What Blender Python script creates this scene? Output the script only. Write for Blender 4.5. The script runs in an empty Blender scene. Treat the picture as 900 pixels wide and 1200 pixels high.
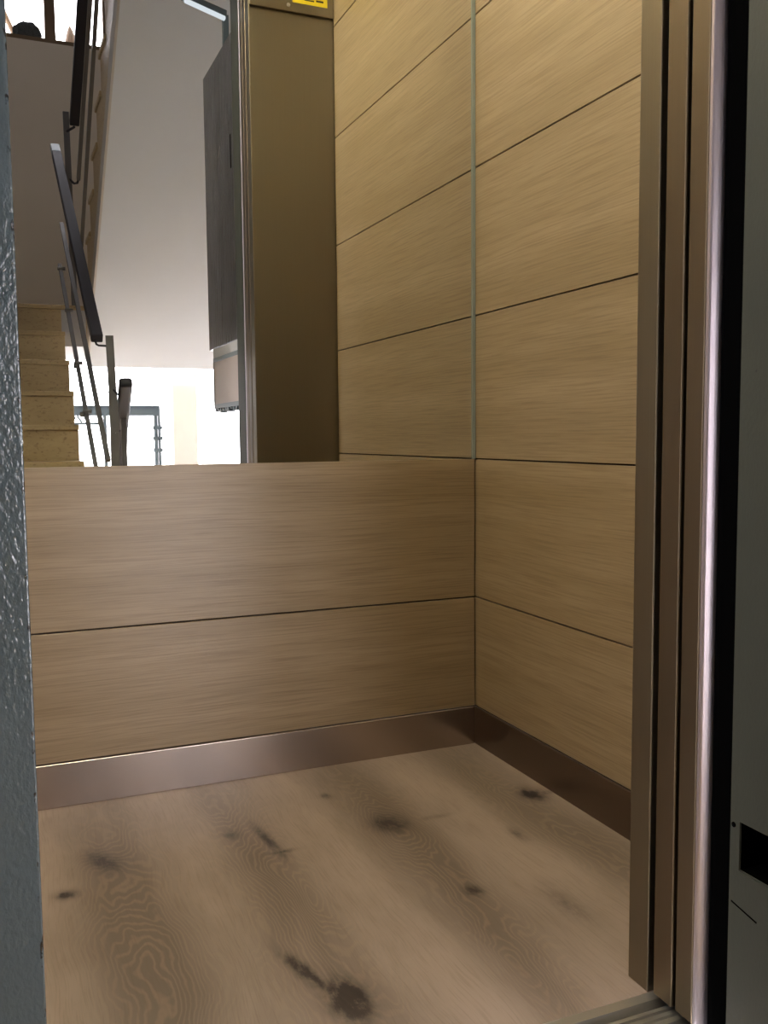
import bpy, bmesh, math, random
from mathutils import Matrix, Vector
random.seed(4)
scn = bpy.context.scene
COL = scn.collection

# ------------------------------------------------------------------ node helpers
class NT:
    def __init__(s, name):
        s.m = bpy.data.materials.new(name); s.m.use_nodes = True
        s.t = s.m.node_tree; s.t.nodes.clear()
        s.out = s.n('ShaderNodeOutputMaterial')
        s.co = s.n('ShaderNodeTexCoord').outputs['Object']
        sp = s.n('ShaderNodeSeparateXYZ'); s.l(s.co, sp.inputs[0])
        s.x, s.y, s.z = sp.outputs
    def n(s, k): return s.t.nodes.new(k)
    def l(s, a, b): s.t.links.new(a, b)
    def put(s, v, sock):
        if isinstance(v, bpy.types.NodeSocket): s.l(v, sock)
        elif isinstance(v, tuple) and len(v) == 3 and sock.type == 'RGBA': sock.default_value = (*v, 1)
        else: sock.default_value = v
    def M(s, op, a, b=0.0, c=None, clamp=False):
        q = s.n('ShaderNodeMath'); q.operation = op; q.use_clamp = clamp
        s.put(a, q.inputs[0]); s.put(b, q.inputs[1])
        if c is not None: s.put(c, q.inputs[2])
        return q.outputs[0]
    def V(s, a, b, c):
        q = s.n('ShaderNodeCombineXYZ')
        for i, v in enumerate((a, b, c)): s.put(v, q.inputs[i])
        return q.outputs[0]
    def noise(s, v, scale=1.0, detail=3.0, rough=.5, dist=0.0):
        q = s.n('ShaderNodeTexNoise'); s.l(v, q.inputs['Vector'])
        q.inputs['Scale'].default_value = scale; q.inputs['Detail'].default_value = detail
        q.inputs['Roughness'].default_value = rough; q.inputs['Distortion'].default_value = dist
        return q.outputs['Fac']
    def ramp(s, f, *st):
        q = s.n('ShaderNodeValToRGB'); s.l(f, q.inputs[0]); e = q.color_ramp.elements
        while len(e) < len(st): e.new(.5)
        for i, (p, c) in enumerate(st):
            e[i].position = p
            e[i].color = (c, c, c, 1) if not isinstance(c, tuple) else (*c, 1)
        return q.outputs[0]
    def mix(s, f, a, b, mode='MIX'):
        q = s.n('ShaderNodeMix'); q.data_type = 'RGBA'; q.blend_type = mode
        s.put(f, q.inputs[0]); s.put(a, q.inputs[6]); s.put(b, q.inputs[7])
        return q.outputs[2]
    def bump(s, h, st=.3, d=.001):
        q = s.n('ShaderNodeBump'); s.l(h, q.inputs['Height'])
        q.inputs['Strength'].default_value = st; q.inputs['Distance'].default_value = d
        return q.outputs[0]
    def bsdf(s, col, rough=.5, metal=0.0, normal=None, spec=None, coat=None, aniso=None):
        b = s.n('ShaderNodeBsdfPrincipled')
        s.put(col, b.inputs['Base Color']); s.put(rough, b.inputs['Roughness']); s.put(metal, b.inputs['Metallic'])
        if normal is not None: s.l(normal, b.inputs['Normal'])
        if spec is not None: b.inputs['Specular IOR Level'].default_value = spec
        if coat: b.inputs['Coat Weight'].default_value = coat[0]; b.inputs['Coat Roughness'].default_value = coat[1]
        if aniso: b.inputs['Anisotropic'].default_value = aniso
        s.l(b.outputs[0], s.out.inputs[0]); return s.m

def m_laminate():
    s = NT('oak_laminate')
    h = s.M('ADD', s.x, s.y)
    wob = s.M('MULTIPLY', s.noise(s.V(s.M('MULTIPLY', h, 1.6), 0.0, s.M('MULTIPLY', s.z, 3.0)), 1, 2), .018)
    z2 = s.M('ADD', s.z, wob)
    fine = s.noise(s.V(s.M('MULTIPLY', h, 4.5), 0.0, s.M('MULTIPLY', z2, 240.0)), 1, 3, .6)
    pores = s.noise(s.V(s.M('MULTIPLY', h, 14.0), 3.0, s.M('MULTIPLY', z2, 460.0)), 1, 2, .5)
    broad = s.noise(s.V(s.M('MULTIPLY', h, .7), 1.0, s.M('MULTIPLY', z2, 11.0)), 1, 3, .55)
    c = s.mix(s.ramp(broad, (.33, 0.0), (.67, 1.0)), (.300, .216, .116), (.385, .285, .168))
    c = s.mix(s.M('MULTIPLY', s.ramp(fine, (.36, 1.0), (.56, 0.0)), .50), c, (.18, .118, .058))
    c = s.mix(s.M('MULTIPLY', s.ramp(pores, (.60, 0.0), (.76, 1.0)), .30), c, (.50, .39, .24))
    return s.bsdf(c, .36, 0, s.bump(fine, .35, .0008), .65)

def m_floor():
    s = NT('oak_plank_floor')
    w = s.M('MULTIPLY', s.M('SUBTRACT', s.noise(s.V(s.M('MULTIPLY', s.x, 3.0), s.M('MULTIPLY', s.y, 2.0), 0.0), 1, 2), .5), .10)
    X = s.M('ADD', s.x, w); Y = s.y
    def gauss(kx, ky, sx, sy, X=s.x, skew=0.0):
        dx = s.M('DIVIDE', s.M('ADD', s.M('SUBTRACT', X, kx), s.M('MULTIPLY', s.M('SUBTRACT', Y, ky), skew)), sx)
        dy = s.M('DIVIDE', s.M('SUBTRACT', Y, ky), sy)
        return s.M('EXPONENT', s.M('MULTIPLY', s.M('ADD', s.M('MULTIPLY', dx, dx), s.M('MULTIPLY', dy, dy)), -1.0))
    # growth rings: contours of a field that bulges round each heart and knot
    field = s.M('MULTIPLY', s.noise(s.V(s.M('MULTIPLY', X, 6.0), s.M('MULTIPLY', Y, 1.6), 2.0), 1, 3, .5), 1.3)
    hearts = [(-1.094, -.80, .095, .34, .95), (-.745, -.66, .10, .34, .65), (-.47, -.47, .075, .16, .55), (-.43, -.80, .06, .28, .55),
              (-.50, -1.08, .05, .15, .55), (-.064, -.42, .05, .10, .35), (-1.11, -.42, .04, .09, .3), (-.15, -.85, .07, .35, .4)]
    for kx, ky, sx, sy, a in hearts:
        field = s.M('ADD', field, s.M('MULTIPLY', gauss(kx, ky, sx, sy, X), a))
    jit = s.M('MULTIPLY', s.noise(s.V(s.M('MULTIPLY', s.x, 30.0), s.M('MULTIPLY', Y, 18.0), 0.0), 1, 2, .5), .075)
    ring = s.M('SINE', s.M('MULTIPLY', s.M('ADD', field, jit), 120.0))
    ring = s.ramp(s.M('MULTIPLY_ADD', ring, .5, .5), (.45, 0.0), (1.0, 1.0))
    band = s.noise(s.V(s.M('MULTIPLY', X, 6.0), s.M('MULTIPLY', Y, .55), 7.0), 1, 3, .5)
    mott = s.noise(s.V(s.M('MULTIPLY', s.x, 9.0), s.M('MULTIPLY', Y, 3.5), 4.0), 1, 4, .6)
    fib = s.noise(s.V(s.M('MULTIPLY', X, 260.0), s.M('MULTIPLY', Y, 9.0), 0.0), 1, 2, .6)
    hb = gauss(-1.08, -.65, .095, .75, X)
    for a in [(-.80, -.60, .105, .80), (-.465, -.60, .085, .85), (-.12, -.60, .085, .85)]:
        hb = s.M('MAXIMUM', hb, gauss(*a, X))
    dk = s.M('ADD', s.M('MULTIPLY', hb, .80), s.M('MULTIPLY', s.ramp(band, (.35, 0.0), (.7, 1.0)), .5), clamp=True)
    c = s.mix(dk, (.395, .300, .240), (.150, .112, .085))
    c = s.mix(s.M('MULTIPLY', s.ramp(mott, (.45, 0.0), (.72, 1.0)), .35), c, (.135, .098, .068))
    lines = s.M('MULTIPLY', ring, s.M('MULTIPLY_ADD', hb, .26, .03))
    c = s.mix(lines, c, (.40, .285, .185))
    c = s.mix(s.M('MULTIPLY', s.ramp(fib, (.35, 1.0), (.5, 0.0)), .22), c, (.12, .075, .045))
    kn = s.noise(s.V(s.M('MULTIPLY', s.x, 60.0), s.M('MULTIPLY', Y, 30.0), 0.0), 1, 3, .7)
    tot = None
    for kx, ky, sx, sy, a, sk in [(-.800, -1.035, .026, .052, 1.25, .0), (-.842, -.93, .012, .06, .9, .25), (-.758, -.40, .010, .085, .8, .10), (-.745, -.47, .022, .008, .7, 0), (-.828, -.34, .014, .02, .6, 0),
                              (-.47, -.43, .035, .045, .8, 0), (-.55, -.21, .010, .015, .8, 0), (-.064, -.415, .022, .035, 1.0, 0), (-.03, -.42, .04, .012, .5, 0),
                              (-1.115, -.36, .022, .045, .85, .3), (-1.20, -.48, .018, .018, .75, 0), (-.44, -.80, .014, .02, .8, 0), (-.35, -.44, .03, .010, .35, 0),
                              (-.22, -.60, .012, .03, .5, 0), (-.30, -.92, .02, .07, .35, 0)]:
        g = s.M('MULTIPLY', gauss(kx, ky, sx * 1.25, sy * 1.15, X=s.x, skew=sk), a)
        tot = g if tot is None else s.M('MAXIMUM', tot, g)
    k = s.M('MULTIPLY', tot, s.M('MULTIPLY_ADD', kn, 3.4, -.45), clamp=True)
    c = s.mix(s.M('MULTIPLY', k, .92), c, (.022, .016, .016))
    return s.bsdf(c, .36, 0, s.bump(s.M('ADD', fib, s.M('MULTIPLY', ring, .4)), .12, .0005), .5)

def m_steel(name, col, rough, axis='z', aniso=.0, var=.12):
    s = NT(name)
    sc = dict(x=(2, 300, 300), y=(300, 2, 300), z=(300, 300, 2))[axis]
    br = s.noise(s.V(*[s.M('MULTIPLY', v, float(k)) for v, k in zip((s.x, s.y, s.z), sc)]), 1, 2)
    cl = s.noise(s.co, 4, 3, .6)
    r = s.M('ADD', s.M('MULTIPLY_ADD', br, var, rough - var / 2), s.M('MULTIPLY', cl, .06))
    c = s.mix(s.M('MULTIPLY', br, .25), col, tuple(v * (.8 if var > .05 else .97) for v in col))
    return s.bsdf(c, r, 1.0, s.bump(br, .02 if var > .05 else .002, .0002), aniso=aniso)

def m_plain(name, col, rough=.6, var=.1, scale=6.0, bump=.0, metal=0.0, bscale=60.0, spec=.5):
    s = NT(name)
    f = s.noise(s.co, scale, 4, .6)
    c = s.mix(f, tuple(v * (1 - var) for v in col), tuple(min(1, v * (1 + var)) for v in col))
    nrm = s.bump(s.noise(s.co, bscale, 3), bump, .002) if bump else None
    return s.bsdf(c, rough, metal, nrm, spec)

def m_chipped(name, col, chip, edge_x=None, rough=.09, bst=.62):
    s = NT(name)
    f = s.noise(s.co, 8, 3)
    c = s.mix(f, tuple(v * .9 for v in col), tuple(v * 1.1 for v in col))
    ch = s.noise(s.V(s.M('MULTIPLY', s.x, 90.0), s.M('MULTIPLY', s.y, 90.0), s.M('MULTIPLY', s.z, 38.0)), 1, 3, .7)
    if edge_x is not None:      # worn arris: bare metal shows only along the edge
        near = s.M('SUBTRACT', 1.0, s.M('MULTIPLY', s.M('ABSOLUTE', s.M('SUBTRACT', s.x, edge_x)), 330.0), clamp=True)
        k = s.M('MULTIPLY', s.ramp(ch, (.57, 0.0), (.61, 1.0)), s.ramp(near, (.05, 0.0), (.4, 1.0)))
    else:
        k = s.ramp(ch, (.73, 0.0), (.76, 1.0))
    c = s.mix(k, c, chip)
    orange = s.noise(s.V(s.M('MULTIPLY', s.x, 200.0), s.M('MULTIPLY', s.y, 200.0), s.M('MULTIPLY', s.z, 120.0)), 1, 2, .5)
    return s.bsdf(c, rough, 0, s.bump(orange, bst, .002), .9 if rough < .2 else .3)

def m_travertine():
    s = NT('travertine')
    a = s.noise(s.V(s.M('MULTIPLY', s.x, 3.0), s.M('MULTIPLY', s.y, 3.0), s.M('MULTIPLY', s.z, 14.0)), 1, 4, .65, .4)
    p = s.noise(s.V(s.M('MULTIPLY', s.x, 40.0), s.M('MULTIPLY', s.y, 40.0), s.M('MULTIPLY', s.z, 70.0)), 1, 3, .6)
    c = s.mix(a, (.42, .30, .14), (.62, .48, .27))
    c = s.mix(s.M('MULTIPLY', s.ramp(p, (.56, 0.0), (.68, 1.0)), .55), c, (.20, .11, .05))
    return s.bsdf(c, .42, 0, s.bump(p, .2, .001))

def m_emit(name, col, st):
    s = NT(name); e = s.n('ShaderNodeEmission'); s.put(col, e.inputs[0]); e.inputs[1].default_value = st
    s.l(e.outputs[0], s.out.inputs[0]); return s.m

def m_glass(name, tint=(1, 1, 1), refl=.08):
    s = NT(name)
    t = s.n('ShaderNodeBsdfTransparent'); s.put(tint, t.inputs[0])
    g = s.n('ShaderNodeBsdfGlossy'); g.inputs['Roughness'].default_value = .02
    m = s.n('ShaderNodeMixShader'); m.inputs[0].default_value = refl
    s.l(t.outputs[0], m.inputs[1]); s.l(g.outputs[0], m.inputs[2]); s.l(m.outputs[0], s.out.inputs[0])
    return s.m

LAM = m_laminate(); FLO = m_floor(); TRA = m_travertine()
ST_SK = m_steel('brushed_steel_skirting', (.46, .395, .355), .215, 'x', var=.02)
ST_SKY = m_steel('steel_skirting_side_dark_reflection', (.22, .17, .14), .27, 'y', var=.02)  # darker copy of the skirting steel; dark reflections put into the base colour
ST_RET = m_steel('brushed_steel_return', (.24, .205, .145), .36, 'z')
ST_LEAF = m_steel('brushed_steel_door', (.20, .160, .110), .34, 'z')
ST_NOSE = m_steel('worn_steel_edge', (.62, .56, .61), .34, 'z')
ST_PAN = m_steel('scratched_steel', (.20, .205, .222), .26, 'z', var=.2)
ALU = m_steel('ribbed_aluminium', (.62, .60, .56), .35, 'x')
MIR = NT('mirror_silver').bsdf((.80, .81, .80), 0.0, 1.0)
GEDGE = m_plain('polished_glass_edge', (.28, .32, .29), .25, .05)
DARK = m_plain('dark_groove', (.035, .018, .009), .8)
BLACK = m_plain('black_rubber_and_shade', (.0015, .0015, .0015), .9, spec=.0)  # rubber strip and small marks, and the painted shade in the latch hole
JAMB = m_chipped('grey_green_enamel', (.033, .036, .027), (.015, .015, .015), rough=.5, bst=.12)
BLUE = m_chipped('blue_grey_enamel', (.105, .142, .160), (.012, .014, .018), edge_x=-1.2757)
SOFF = m_plain('white_soffit_plaster', (.71, .745, .785), .8, .03, bump=.1)
WHITE = m_plain('white_plaster', (.50, .50, .50), .8, .03, bump=.1)
GREYP = m_plain('grey_plaster', (.60, .56, .50), .8, .08, bump=.1)
BEIGE = m_plain('beige_plaster', (.80, .72, .60), .7, .05, 2.0, bump=.05)
IRON = m_plain('dark_iron_paint', (.018, .017, .026), .6, .2)
GREYIRON = m_plain('grey_iron_paint', (.16, .155, .15), .45, .15)
FRAME = m_plain('grey_blue_frame_paint', (.13, .17, .19), .4)
YEL = m_plain('yellow_sticker', (.85, .66, .02), .5, .05)
INK = m_plain('black_ink', (.03, .025, .01), .6)
PINK = m_plain('pale_pink_reflection', (.50, .42, .38), .5, .05)  # pinkish reflection in the steel panel, as a flat colour
CREAM = m_plain('cream_stone', (.26, .222, .185), .8, .05)
WOODD = m_plain('brown_wood', (.20, .13, .07), .5, .2)
LEAFG = m_plain('dark_foliage', (.004, .005, .005), .9, .5, 40, spec=0)
TERRA = m_plain('terracotta', (.28, .20, .13), .7, .2)
GLASS = m_glass('clear_pane')
LAMP = m_emit('lamp_diffuser', (.95, .885, .66), 72.0)
TUBE = m_emit('light_tube', (.85, .93, 1.0), 1.0)

# ------------------------------------------------------------------ mesh helpers
def add_box(bm, a, b):
    x0, y0, z0 = a; x1, y1, z1 = b
    v = [bm.verts.new(p) for p in ((x0,y0,z0),(x1,y0,z0),(x1,y1,z0),(x0,y1,z0),(x0,y0,z1),(x1,y0,z1),(x1,y1,z1),(x0,y1,z1))]
    for f in ((3,2,1,0),(4,5,6,7),(0,1,5,4),(1,2,6,5),(2,3,7,6),(3,0,4,7)): bm.faces.new([v[i] for i in f])
def add_bar(bm, p, q, w, h):
    """flat bar from p to q: w across, h in the plane of the run"""
    p, q = Vector(p), Vector(q); d = (q - p).normalized()
    ref = Vector((1, 0, 0)) if abs(d.x) < .9 else Vector((0, 0, 1))
    up = d.cross(ref).normalized(); sd = up.cross(d).normalized()
    r = []
    for c in (p, q): r.append([bm.verts.new(c + sd * a * w / 2 + up * b * h / 2) for a, b in ((-1,-1),(1,-1),(1,1),(-1,1))])
    bm.faces.new(r[0][::-1]); bm.faces.new(r[1])
    for i in range(4): bm.faces.new((r[0][i], r[0][(i+1)%4], r[1][(i+1)%4], r[1][i]))
def add_tube(bm, pts, rad, n=10):
    pts = [Vector(p) for p in pts]; rings = []
    for i, p in enumerate(pts):
        d = (pts[min(i+1, len(pts)-1)] - pts[max(i-1, 0)]).normalized()
        ref = Vector((1, 0, 0)) if abs(d.x) < .9 else Vector((0, 0, 1))
        u = d.cross(ref).normalized(); v = d.cross(u)
        rr = rad[i] if isinstance(rad, (list, tuple)) else rad
        rings.append([bm.verts.new(p + (u*math.cos(t) + v*math.sin(t))*rr) for t in (2*math.pi*k/n for k in range(n))])
    for a, b in zip(rings, rings[1:]):
        for k in range(n): bm.faces.new((a[k], a[(k+1)%n], b[(k+1)%n], b[k]))
    bm.faces.new(rings[0][::-1]); bm.faces.new(rings[-1])
def add_prism(bm, poly, axis, a, b):
    """closed profile swept along an axis"""
    def P(u, v, w): return dict(x=(w, u, v), y=(u, w, v), z=(u, v, w))[axis]
    A = [bm.verts.new(P(u, v, a)) for u, v in poly]; B = [bm.verts.new(P(u, v, b)) for u, v in poly]
    bm.faces.new(A[::-1]); bm.faces.new(B); n = len(poly)
    for i in range(n): bm.faces.new((A[i], A[(i+1)%n], B[(i+1)%n], B[i]))
def add_ball(bm, c, r, sx=1, sy=1, sz=1, sub=3, jag=0):
    q = bmesh.ops.create_icosphere(bm, subdivisions=sub, radius=r)
    for v in q['verts']:
        k = 1 + random.uniform(-jag, jag); v.co = Vector((v.co.x*sx*k + c[0], v.co.y*sy*k + c[1], v.co.z*sz*k + c[2]))
def obj(name, bm, mat, parent=None, bevel=0.0, smooth=False):
    bmesh.ops.recalc_face_normals(bm, faces=bm.faces)
    me = bpy.data.meshes.new(name); bm.to_mesh(me); bm.free(); me.materials.append(mat)
    o = bpy.data.objects.new(name, me); COL.objects.link(o)
    if parent:
        o.parent = parent; o.matrix_parent_inverse = Matrix.Translation(-parent.location)
    if bevel:
        b = o.modifiers.new('bevel', 'BEVEL'); b.width = bevel; b.segments = 3; b.limit_method = 'ANGLE'
    if smooth:
        for p in me.polygons: p.use_smooth = True
    return o
def box(name, a, b, mat, parent=None, bevel=0.0):
    bm = bmesh.new(); add_box(bm, a, b); return obj(name, bm, mat, parent, bevel)
def boxes(name, L, mat, parent=None, bevel=0.0):
    bm = bmesh.new()
    for a, b in L: add_box(bm, a, b)
    return obj(name, bm, mat, parent, bevel)
def tag(o, label, cat, group=None):
    o['label'] = label; o['category'] = cat
    if group: o['group'] = group
    return o
def struct(o, label=None):
    o['kind'] = 'structure'
    if label: o['label'] = label
    return o
def empty(name, loc):
    o = bpy.data.objects.new(name, None); COL.objects.link(o); o.location = loc; o.empty_display_size = .1
    return o

# ------------------------------------------------------------------ lift car: floor, walls, ceiling
CH = 3.15
struct(box('floor', (-1.5, -1.215, -.02), (0, 0, 0), FLO), 'brown oak plank floor with dark knots inside the lift')
struct(box('ceiling', (-1.52, -1.203, CH), (.04, .045, CH + .04), m_plain('car_ceiling', (.78, .76, .72), .5)), 'ceiling of the lift car')
rows = [.1118, .4417, .85, 1.264, 1.6805, 2.1006, 2.525, 2.95, CH]
g = .0021
wr = struct(box('wall_right', (.012, -1.203, -.02), (.04, .045, CH), DARK), 'right lift wall of light oak panels with thin dark joints')
for z0, z1 in zip(rows, rows[1:]):
    obj('wall_panel', (lambda bm: (add_box(bm, (0, -1.158, z0 + g), (.012, .045, z1 - g)), bm)[1])(bmesh.new()), LAM, wr, .0008)
wb = struct(box('wall_back', (-1.5, .012, -.02), (.012, .045, CH), DARK), 'back lift wall with two oak panels below the mirror')
for z0, z1 in zip(rows[:2], rows[1:3]):
    box('wall_panel', (-1.498, 0, z0 + g), (-.004, .012, z1 - (g if z1 < .8 else 0)), LAM, wb, .0012)
wl = struct(box('wall_left', (-1.54, -1.203, -.02), (-1.5, .045, CH), DARK), 'left lift wall')
for z0, z1 in zip(rows, rows[1:]):
    box('wall_panel', (-1.5, -1.158, z0 + g), (-1.49, 0, z1 - g), LAM, wl)
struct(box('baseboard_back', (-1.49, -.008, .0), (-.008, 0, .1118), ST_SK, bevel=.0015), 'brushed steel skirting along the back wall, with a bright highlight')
struct(box('baseboard_right', (-.008, -1.158, .0), (0, 0, .1118), ST_SKY, bevel=.0015), 'brushed steel skirting along the right wall, dark reflections put into its colour')

# front wall of the car: steel returns each side of the doorway and the header over it
wf = struct(box('wall_front', (-.342, -1.214, 0), (.012, -1.164, 2.80), ST_RET, bevel=.002), 'brushed steel return panel beside the lift doorway')
box('return_panel', (-1.5, -1.214, 0), (-1.30, -1.164, 2.80), ST_RET, wf, .002)
box('door_header', (-1.5, -1.214, 2.80), (.012, -1.164, CH), ST_RET, wf, .002)
box('header_cover', (-.340, -1.164, 2.552), (-.001, -1.150, 2.72), ST_RET, wf, .003)

# mirror
mr = tag(box('mirror', (-1.498, .002, .8505), (-.012, .010, CH - .002), MIR), 'large frameless mirror on the back lift wall above the two oak panels', 'mirror')
box('glass_edge', (-.012, -.001, .8505), (-.001, .010, CH - .002), GEDGE, mr)['label'] = 'pale greenish polished edge strip of the mirror'

# sticker on the header cover
sk = tag(box('warning_sticker', (-.170, -1.1506, 2.588), (-.028, -1.1494, 2.66), YEL), 'small yellow sticker on the steel cover above the lift doorway, seen in the mirror', 'sticker')
boxes('printed_marks', [((-.158, -1.1494, 2.603), (-.132, -1.1490, 2.611)), ((-.122, -1.1494, 2.601), (-.082, -1.1490, 2.606)), ((-.074, -1.1494, 2.603), (-.044, -1.1490, 2.610)),
      ((-.158, -1.1494, 2.622), (-.10, -1.1490, 2.627)), ((-.09, -1.1494, 2.622), (-.044, -1.1490, 2.627)), ((-.158, -1.1494, 2.638), (-.044, -1.1490, 2.648))], INK, sk)
sc = tag(empty('wall_screw', (-.186, -1.150, 2.575)), 'small round screw head on the steel cover left of the yellow sticker', 'screw')
bm = bmesh.new(); add_tube(bm, [(-.186, -1.150, 2.575), (-.186, -1.145, 2.575)], [.008, .005], 14); obj('screw_head', bm, ALU, sc, smooth=False)

# car lamps
lt = tag(empty('ceiling_lamp', (-.75, -.22, CH)), 'long narrow ceiling lamp beside the mirror in the lift', 'lamp')
box('lamp_housing', (-1.35, -.25, CH - .022), (-.40, -.19, CH), ALU, lt, .002)
box('lamp_diffuser', (-1.34, -.24, CH - .03), (-.41, -.20, CH - .022), LAMP, lt)
l2 = tag(empty('ceiling_lamp', (-1.08, -.70, CH)), 'square ceiling lamp near the left side of the lift ceiling', 'lamp')
box('lamp_housing', (-1.26, -.88, CH - .022), (-.90, -.52, CH), ALU, l2, .002)
box('lamp_diffuser', (-1.25, -.87, CH - .03), (-.91, -.53, CH - .022), m_emit('lamp_diffuser_square', (.95, .885, .66), 86.0), l2)

# ------------------------------------------------------------------ telescopic car doors, sill, landing door frame
def leaf(name, x0, x1, y0, y1, label):
    d = struct(box(name, (x0, y0, .006), (x1, y1, 2.90), ST_LEAF, bevel=.0025), label)
    return d
leaf('door_1', -.341, .36, -1.271, -1.227, 'sliding lift door leaf next to the steel return panel, slid open')
leaf('door_2', -.340, .36, -1.3165, -1.278, 'outer sliding lift door leaf, slid open')
bm = bmesh.new()
prof = [(-1.215, -0.03), (-1.215, 0), (-1.234, 0), (-1.234, -0.018), (-1.255, -0.018), (-1.255, 0), (-1.262, 0), (-1.262, -0.006), (-1.268, -0.006), (-1.268, 0), (-1.276, 0), (-1.276, -0.006), (-1.282, -0.006), (-1.282, 0), (-1.292, 0), (-1.292, -0.018), (-1.308, -0.018), (-1.308, 0), (-1.318, 0), (-1.318, -0.03)]
add_prism(bm, prof, 'x', -1.5, .36)
struct(obj('trim_1', bm, ALU), 'ribbed aluminium door sill at the lift threshold')
struct(box('trim_2', (-1.45, -1.49, -.03), (.0, -1.338, -.002), ALU, bevel=.002), 'aluminium landing sill outside the lift')
bm = bmesh.new()   # rounded steel nose of the landing frame
pr = [(-0.3, -1.318), (-0.34, -1.318), (-0.341, -1.319), (-0.3407, -1.324), (-0.3385, -1.326), (-0.335, -1.3277), (-0.3315, -1.329), (-0.3275, -1.3301), (-0.3235, -1.3307), (-0.3195, -1.3307), (-0.3155, -1.33), (-0.3125, -1.3285), (-0.3, -1.3255)]
add_prism(bm, pr, 'z', -.01, 2.95)
struct(obj('trim_3', bm, ST_NOSE, smooth=False), 'rounded worn steel edge of the landing frame catching daylight')
struct(box('trim_4', (-.322, -1.3775, -.01), (-.25, -1.3312, 2.95), BLACK), 'black rubber strip between lift doors and landing frame')
# right jamb with the latch cut-out
hy0, hy1, hz0, hz1 = -1.396, -1.453, .288, .360
jx0, jx1 = -.330, -.25
jb = struct(boxes('trim_5', [((jx0, -1.49, -.002), (jx1, -1.378, hz0)), ((jx0, -1.49, hz1), (jx1, -1.378, 2.95)), ((jx0, hy0, hz0), (jx1, -1.378, hz1)), ((jx0, -1.49, hz0), (jx1, hy1, hz1))], JAMB), 'grey green painted landing door jamb with a rectangular latch opening')
box('latch_recess', (-.262, hy1, hz0), (-.252, hy0, hz1), BLACK, jb)
boxes('recess_shade', [((-.3265, hy0 - .0008, hz0), (-.262, hy0, hz1)), ((-.3265, hy1, hz0), (-.262, hy1 + .0008, hz1)), ((-.3265, hy1, hz1 - .0008), (-.262, hy0, hz1)), ((-.3265, hy1, hz0), (-.262, hy0, hz0 + .0008))], BLACK, jb)  # added black lining; paints the shade inside the latch hole
bm = bmesh.new(); add_tube(bm, [(-.300, -1.438, hz0), (-.300, -1.438, hz1)], .006, 12); obj('latch_pin', bm, ST_RET, jb)
box('edge_lip', (-.3313, hy1, hz0 - .004), (-.3301, hy0 + .003, hz0 - .001), JAMB, jb)
bm = bmesh.new(); add_tube(bm, [(-.3302, -1.385, .352), (-.3312, -1.385, .352)], .004, 10); obj('rivet', bm, BLACK, jb)
bm = bmesh.new(); add_bar(bm, (-.3303, -1.383, .236), (-.3303, -1.432, .226), .0006, .0022); obj('scratch', bm, BLACK, jb)
# left jamb, painted blue grey
lj = struct(box('trim_6', (-1.43, -1.49, -.002), (-1.275, -1.36, 2.95), BLUE, bevel=.0018), 'blue grey painted landing door jamb with chipped edge and glossy reflections')
struct(box('trim_7', (-1.43, -1.49, 2.951), (-.25, -1.38, 3.05), BLUE, bevel=.003), 'painted head of the landing door frame')

# landing wall round the frame, and the shell of the stair hall
hall = [((-2.1, -1.49, -.03), (-1.43, -1.39, 5.3)), ((-.25, -1.49, -.03), (1.6, -1.39, 5.3)), ((-1.43, -1.49, 3.05), (-.25, -1.39, 5.3))]
struct(boxes('wall_landing', hall, WHITE), 'white landing wall round the lift doorway')
struct(box('wall_stair_left', (-2.2, -5.7, -1.4), (-2.1, -1.39, 5.3), WHITE))
struct(box('wall_stair_right', (1.6, -5.7, -1.4), (1.7, -1.39, 5.3), WHITE))
struct(box('ceiling_hall', (-2.2, -5.7, 5.3), (1.7, -1.39, 5.4), WHITE))
struct(box('floor_landing', (-2.1, -3.1, -.2), (1.6, -1.49, -.03), TRA))
struct(box('floor_lobby', (-2.1, -5.6, -1.5), (1.6, -3.1, -1.4), TRA))

# ------------------------------------------------------------------ stairs
y0, z0, T, Rr = -3.10, .79, .27, .21
def step(parent, xa, xb, ya, yb, zt, h, nose):
    bm = bmesh.new(); lo, hi = min(ya, yb), max(ya, yb)
    add_box(bm, (xa, lo, zt - h - .01), (xb, hi, zt - .03))
    add_box(bm, (xa - .012, lo - (nose if nose < 0 else 0)*0 - (.018 if nose < 0 else 0), zt - .03), (xb + .002, hi + (.018 if nose > 0 else 0), zt))
    return obj('step', bm, TRA, parent, .003)
fl1 = tag(empty('staircase', (-1.45, -2.29, 0)), 'travertine stair flight climbing away at the left of the mirror', 'staircase')
for n in range(-3, 6):
    ya = y0 - T*n; step(fl1, -2.08, -.83, ya - T, ya, z0 + Rr*n, Rr, 1)
bm = bmesh.new()
add_prism(bm, [(-2.35, -.03), (-4.72, 1.60), (-4.72, 1.39), (-2.75, -.03)], 'x', -2.08, -.84); obj('stair_slab', bm, GREYP, fl1)
# half landing with its back wall
ld = tag(empty('half_landing', (-.7, -4.8, 1.54)), 'half landing slab joining the two stair flights above the bright entrance', 'landing')
boxes('landing_slab', [((-.83, -5.495, 1.56), (1.6, -4.45, 1.81)), ((-2.09, -5.495, 1.56), (-.83, -4.72, 1.81))], WHITE, ld)
boxes('landing_paving', [((-.83, -5.495, 1.81), (1.6, -4.43, 1.84)), ((-2.09, -5.495, 1.81), (-.83, -4.72, 1.84))], TRA, ld)
struct(boxes('wall_stair_back', [((-2.1, -5.6, 1.56), (1.6, -5.5, 4.00)), ((-2.1, -5.6, 5.0), (1.6, -5.5, 5.3)), ((-2.1, -5.6, 4.0), (-1.3, -5.5, 5.0)), ((.4, -5.6, 4.0), (1.6, -5.5, 5.0))], BEIGE), 'beige wall behind the stairs below a high window')
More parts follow.
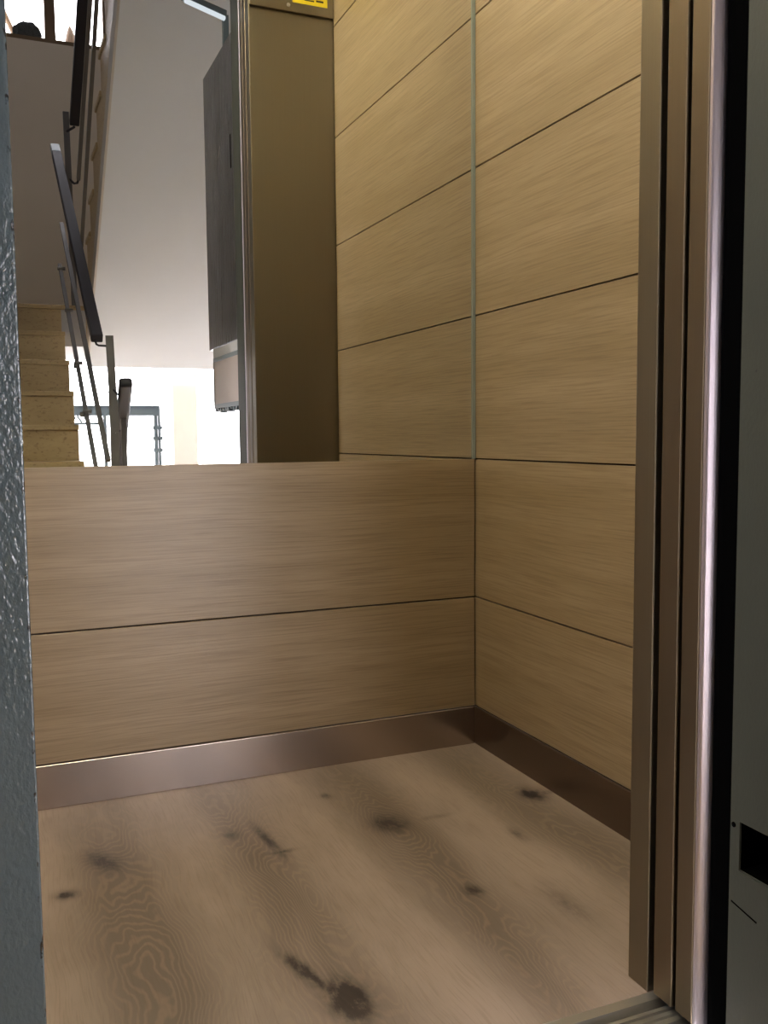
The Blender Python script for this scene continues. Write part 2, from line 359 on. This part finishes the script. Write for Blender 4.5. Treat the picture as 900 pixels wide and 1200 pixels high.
# second flight, rising towards the lift
fl2 = tag(empty('staircase', (-.1, -4.45, 1.84)), 'upper stair flight seen from below, with white sloping underside', 'staircase')
for n in range(0, 9):
    ya = -4.43 + T*n; step(fl2, -.668, .45, ya, ya + T, 1.84 + .20*(n+1), .20, -1)
bm = bmesh.new(); sl = .728; zs = lambda y: 1.53 + sl*(y + 4.3)
add_prism(bm, [(-4.449, zs(-4.449) + .0), (-1.9, zs(-1.9)), (-1.9, zs(-1.9) + .23), (-4.449, zs(-4.449) + .20)], 'x', -.66, 1.58)
obj('stair_underside', bm, SOFF, fl2)['label'] = 'smooth white plaster underside'
bm = bmesh.new()
add_prism(bm, [(-4.449, zs(-4.449) + .002), (-1.9, zs(-1.9) + .002), (-1.9, zs(-1.9) + .16), (-4.449, zs(-4.449) + .15)], 'x', -.672, -.660)
obj('stair_stringer', bm, GREYP, fl2)
bm = bmesh.new()   # travertine facing along the open side, stepped on top
for n in range(0, 9):
    ya = -4.43 + T*n
    add_prism(bm, [(ya, zs(ya) + .155), (ya + T, zs(ya + T) + .155), (ya + T, 1.84 + .20*(n+1) - .032), (ya, 1.84 + .20*(n+1) - .032)], 'x', -.670, -.661)
obj('stringer_facing', bm, TRA, fl2)
struct(box('floor_upper', (-.66, -1.88, 3.33), (1.58, -1.49, 3.60), WHITE))
# flight going down to the entrance
fl3 = tag(empty('staircase', (-.1, -3.1, -1.4)), 'stair flight going down to the bright entrance', 'staircase')
for n in range(0, 6):
    ya = -3.11 - T*n; step(fl3, -.66, .45, ya - T, ya, -.03 - Rr*(n+1), Rr, 1)

# ------------------------------------------------------------------ railings
r1 = tag(empty('stair_railing', (-.68, -2.9, 0)), 'iron railing of the lower flight with a thick dark handrail and grey rails', 'railing', None)
bm = bmesh.new(); add_bar(bm, (-.755, -2.9, 1.46), (-.812, -4.6, 2.905), .062, .05); obj('handrail', bm, IRON, r1, .006)
bm = bmesh.new(); add_bar(bm, (-.812, -4.6, 2.905), (-.8155, -4.68, 2.975), .060, .048); obj('handrail_cap', bm, m_plain('pale_blue_cap', (.32, .45, .50), .35), r1, .004)['label'] = 'pale blue end cap'
for a, b, w in (((-.776, -2.80, .63), (-.831, -4.4, 2.108), .024), ((-.738, -2.72, .80), (-.799, -4.55, 2.417), .026)):
    bm = bmesh.new(); add_bar(bm, a, b, w, .022); obj('lower_rail', bm, GREYIRON, r1, .002)
bm = bmesh.new(); add_bar(bm, (-.69, -2.9, -.03), (-.679, -2.9, .95), .046, .012); add_bar(bm, (-.679, -2.9, .95), (-.683, -2.9, 1.18), .046, .012); add_bar(bm, (-.683, -2.9, 1.18), (-.691, -2.9, 1.48), .042, .012)
obj('newel_post', bm, GREYIRON, r1, .002)
bm = bmesh.new(); add_tube(bm, [(-.757, -2.92, 1.47), (-.764, -2.9, 1.445), (-.760, -2.9, 1.430), (-.748, -2.9, 1.424), (-.695, -2.9, 1.422)], .006); obj('hook_bracket', bm, IRON, r1)
for y in (-3.27, -3.60, -4.0, -4.35):
    t = (-2.8 - y)/1.6; p = Vector((-.776, -2.80, .63)).lerp(Vector((-.831, -4.4, 2.108)), t)
    bm = bmesh.new(); add_bar(bm, (-.828, y, p.z - .005), (p.x, y, p.z - .005), .03, .012)
    add_tube(bm, [(p.x - .02, y, p.z + .012), (p.x + .03, y, p.z + .012)], .012, 8); obj('bracket', bm, GREYIRON, r1)
r2 = tag(empty('stair_railing', (-.70, -4.45, 1.84)), 'railing of the upper flight with a black handrail at the top of the mirror', 'railing')
bm = bmesh.new(); add_bar(bm, (-.712, -4.3, 3.028), (-.684, -2.6, 4.26), .062, .05); obj('handrail', bm, IRON, r2, .006)
bm = bmesh.new(); add_bar(bm, (-.689, -4.4, 2.692), (-.655, -2.3, 4.40), .024, .03); obj('lower_rail', bm, GREYIRON, r2, .002)
bm = bmesh.new(); add_bar(bm, (-.680, -4.44, 2.25), (-.705, -2.3, 3.63), .022, .03); obj('lower_rail', bm, GREYIRON, r2, .002)
bm = bmesh.new(); add_bar(bm, (-.752, -4.45, 3.15), (-.738, -4.45, 1.84), .040, .014); obj('newel_post', bm, GREYIRON, r2, .002)
bm = bmesh.new(); add_tube(bm, [(-.742, -4.45, 2.70), (-.715, -4.44, 2.672), (-.695, -4.42, 2.672), (-.689, -4.40, 2.692)], .008); obj('hook_bracket', bm, IRON, r2)
bm = bmesh.new(); add_tube(bm, [(-.748, -4.45, 3.02), (-.712, -4.31, 3.01)], .008); obj('hook_bracket', bm, IRON, r2)
r3 = tag(empty('stair_railing', (-.55, -3.1, -.03)), 'thick dark handrail with a rounded end leading down to the entrance', 'railing')
bm = bmesh.new(); add_bar(bm, (-.634, -2.72, 1.22), (-.589, -3.3, .987), .070, .055); add_bar(bm, (-.589, -3.3, .987), (-.470, -4.6, .10), .066, .055)
obj('handrail', bm, IRON, r3, .016)
bm = bmesh.new(); add_bar(bm, (-.60, -3.12, -.03), (-.602, -3.12, 1.03), .03, .012); obj('newel_post', bm, GREYIRON, r3, .002)
bm = bmesh.new(); add_tube(bm, [(-.689, -2.91, 1.20), (-.66, -2.88, 1.16), (-.625, -2.85, 1.15)], .006); obj('hook_bracket', bm, IRON, r3)

# ------------------------------------------------------------------ upper window with the things on its ledge
w1 = struct(boxes('window_1', [((-1.3, -5.59, 4.0), (.4, -5.5, 4.03)), ((-1.3, -5.58, 4.95), (.4, -5.52, 5.0)), ((-.80, -5.58, 4.03), (-.72, -5.52, 4.95)), ((-.36, -5.58, 4.03), (-.33, -5.52, 4.95)), ((-1.3, -5.58, 4.03), (-1.24, -5.52, 4.95)), ((.34, -5.58, 4.03), (.4, -5.52, 4.95))], WOODD), 'high stair window with brown posts above the beige wall')
box('window_pane', (-1.24, -5.552, 4.03), (.34, -5.548, 4.95), GLASS, w1)
bm = bmesh.new(); add_ball(bm, (-.92, -5.70, 4.115), .10, 1.1, .6, 1.0, 3, .10)
o = obj('potted_shrub', bm, LEAFG); tag(o, 'dark rounded bush outside the high stair window', 'plant')
bm = bmesh.new(); add_tube(bm, [(-.595, -5.66, 4.0), (-.595, -5.66, 4.08), (-.597, -5.66, 4.14), (-.60, -5.66, 4.19), (-.60, -5.66, 4.215)], [.052, .048, .036, .018, .006], 16)
tag(obj('garden_cone', bm, TERRA, smooth=True), 'small brown cone ornament standing outside the high stair window', 'ornament')
tag(box('window_ledge', (-1.3, -6.0, 3.96), (.4, -5.602, 4.0), WOODD, bevel=.004), 'brown outer ledge under the high stair window', 'ledge')
bm = bmesh.new(); add_tube(bm, [(-1.16, -5.90, 4.60), (-1.10, -5.90, 4.38), (-1.02, -5.90, 4.2), (-.975, -5.90, 4.08), (-.96, -5.90, 4.0)], [.02, .022, .02, .018, .018], 10)
tag(obj('tree_branch', bm, WOODD, smooth=True), 'slanting brown branch outside the high stair window, left of the dark bush', 'branch')

# ------------------------------------------------------------------ entrance below the half landing
d3 = struct(boxes('door_3', [((-.86, -5.6, 1.105), (.005, -5.54, 1.165)), ((-.045, -5.6, -1.4), (-.018, -5.54, 1.105)), ((-.010, -5.6, -1.4), (.008, -5.54, 1.105)), ((-.455, -5.6, -1.4), (-.43, -5.54, 1.105)), ((-.86, -5.6, -1.4), (-.82, -5.54, 1.105)),
        ((-.86, -5.6, 1.165), (.01, -5.57, 1.19))], FRAME), 'grey blue frame of the glazed entrance door, lit from outside')
box('door_pane', (-.82, -5.575, -1.38), (-.455, -5.570, 1.105), GLASS, d3); box('door_pane', (-.43, -5.575, -1.38), (-.045, -5.570, 1.105), GLASS, d3)
boxes('hinge', [((-.058, -5.54, z), (.02, -5.525, z + .03)) for z in (.99, .90, .80)], FRAME, d3)
bm = bmesh.new()
for x in (-.83, -.74, -.66): add_tube(bm, [(x, -5.53, 1.10), (x + .03, -5.50, 1.05), (x + .06, -5.52, 1.08), (x + .05, -5.53, 1.11)], .009, 8)
add_box(bm, (-.86, -5.54, 1.03), (-.46, -5.52, 1.05)); obj('door_closer', bm, FRAME, d3)
w2 = struct(boxes('window_2', [((1.55, -5.6, -1.4), (1.6, -5.55, 1.56)), ((.01, -5.6, -1.4), (1.55, -5.55, -1.35))], FRAME), 'large bright glazed front beside the entrance door')
box('window_pane', (.01, -5.575, -1.35), (1.55, -5.570, 1.56), GLASS, w2); box('window_pane', (-.86, -5.575, 1.19), (.01, -5.570, 1.56), GLASS, w2)
struct(box('wall_entrance_left', (-2.1, -5.6, -1.4), (-.86, -5.5, 1.56), BEIGE))
tag(box('stone_pillar', (.375, -7.3, -1.5), (.62, -7.0, 1.56), CREAM, bevel=.01), 'cream stone pillar outside the glazed entrance front', 'pillar')
struct(box('floor_street', (-12, -30, -1.6), (12, -5.6, -1.5), m_plain('pale_pavement', (.6, .6, .58), .8)))

# ------------------------------------------------------------------ steel panel standing out from the frame
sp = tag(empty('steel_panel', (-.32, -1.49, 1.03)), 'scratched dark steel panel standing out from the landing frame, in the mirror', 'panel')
bm = bmesh.new(); add_box(bm, (-.322, -2.075, 1.335), (-.285, -1.491, 2.60)); obj('steel_sheet', bm, ST_PAN, sp, .002)
box('bright_reflection_band', (-.320, -2.00, 1.292), (-.288, -1.491, 1.335), WHITE, sp)  # bright part of the steel's reflection, built as a white band
box('reflection_edge_bar', (-.322, -2.00, 1.272), (-.286, -1.491, 1.292), FRAME, sp, .002)
box('reflection_plate', (-.320, -1.985, 1.075), (-.288, -1.491, 1.272), PINK, sp)['label'] = 'pale pinkish reflection painted on an added lower plate'  # added plate; the steel's pinkish reflection is put into its colour
box('reflection_rim', (-.322, -2.00, 1.075), (-.286, -1.985, 1.272), GREYIRON, sp)
bm = bmesh.new(); add_box(bm, (-.322, -2.00, 1.055), (-.286, -1.491, 1.075))
for k in range(9): 
    ya = -1.99 + k*.05; add_box(bm, (-.320, ya, 1.04 + .006*math.sin(k*2.3)), (-.290, ya + .03, 1.056))
obj('reflection_lower_rim', bm, FRAME, sp)  # bars and jagged rim build the dark lines of that reflection
bm = bmesh.new(); add_bar(bm, (-.3225, -1.80, 2.165), (-.3225, -1.76, 2.205), .0006, .004); obj('scratch', bm, ALU, sp)
box('latch_slot', (-.3228, -1.575, 2.06), (-.3218, -1.560, 2.20), BLACK, sp)
tl = tag(empty('light_fitting', (-.36, -1.66, 2.60)), 'small light fitting with a bright tube on top of the steel panel', 'light fitting')
bm = bmesh.new(); add_bar(bm, (-.50, -1.615, 2.752), (-.30, -1.69, 2.738), .035, .02); obj('fitting_body', bm, FRAME, tl, .003)
bm = bmesh.new(); add_tube(bm, [(-.49, -1.605, 2.730), (-.31, -1.675, 2.716)], .010, 12); obj('light_tube', bm, TUBE, tl)
bm = bmesh.new(); add_bar(bm, (-.303, -1.69, 2.60), (-.303, -1.69, 2.735), .025, .02); obj('fitting_arm', bm, FRAME, tl)

# ------------------------------------------------------------------ daylight, camera
wd = bpy.data.worlds.new('overcast_sky'); scn.world = wd; wd.use_nodes = True
bg = wd.node_tree.nodes['Background']; bg.inputs[0].default_value = (.99, .94, 1.0, 1); bg.inputs[1].default_value = 13.0
def portal(name, loc, sx, sz):
    l = bpy.data.lights.new(name, 'AREA'); l.shape = 'RECTANGLE'; l.size = sx; l.size_y = sz; l.cycles.is_portal = True
    o = bpy.data.objects.new(name, l); COL.objects.link(o); o.location = loc; o.rotation_euler = (math.radians(-90), 0, math.radians(180)); return o
portal('entrance_daylight', (.35, -5.61, .08), 2.5, 2.96)
portal('window_daylight', (-.45, -5.61, 4.5), 1.7, 1.0)

cam = bpy.data.cameras.new('camera'); co = bpy.data.objects.new('camera', cam); COL.objects.link(co)
fw = Vector((.38774129, .9180707, -.08247952)); rt = Vector((.92089291, -.38971782, -.00873314)); up = rt.cross(fw)
m = Matrix((rt, up, -fw)).transposed().to_4x4(); m.translation = Vector((-1.29975936, -2.38316961, .91955778))
co.matrix_world = m
cam.sensor_fit = 'VERTICAL'; cam.sensor_height = 36; cam.sensor_width = 27; cam.lens = 1079.25/1200*36
cam.clip_start = .02; cam.clip_end = 200
scn.camera = co
scn.view_settings.view_transform = 'Standard'; scn.view_settings.look = 'None'
scn.view_settings.gamma = 1; scn.view_settings.use_curve_mapping = False
scn.view_settings.exposure = 0.0
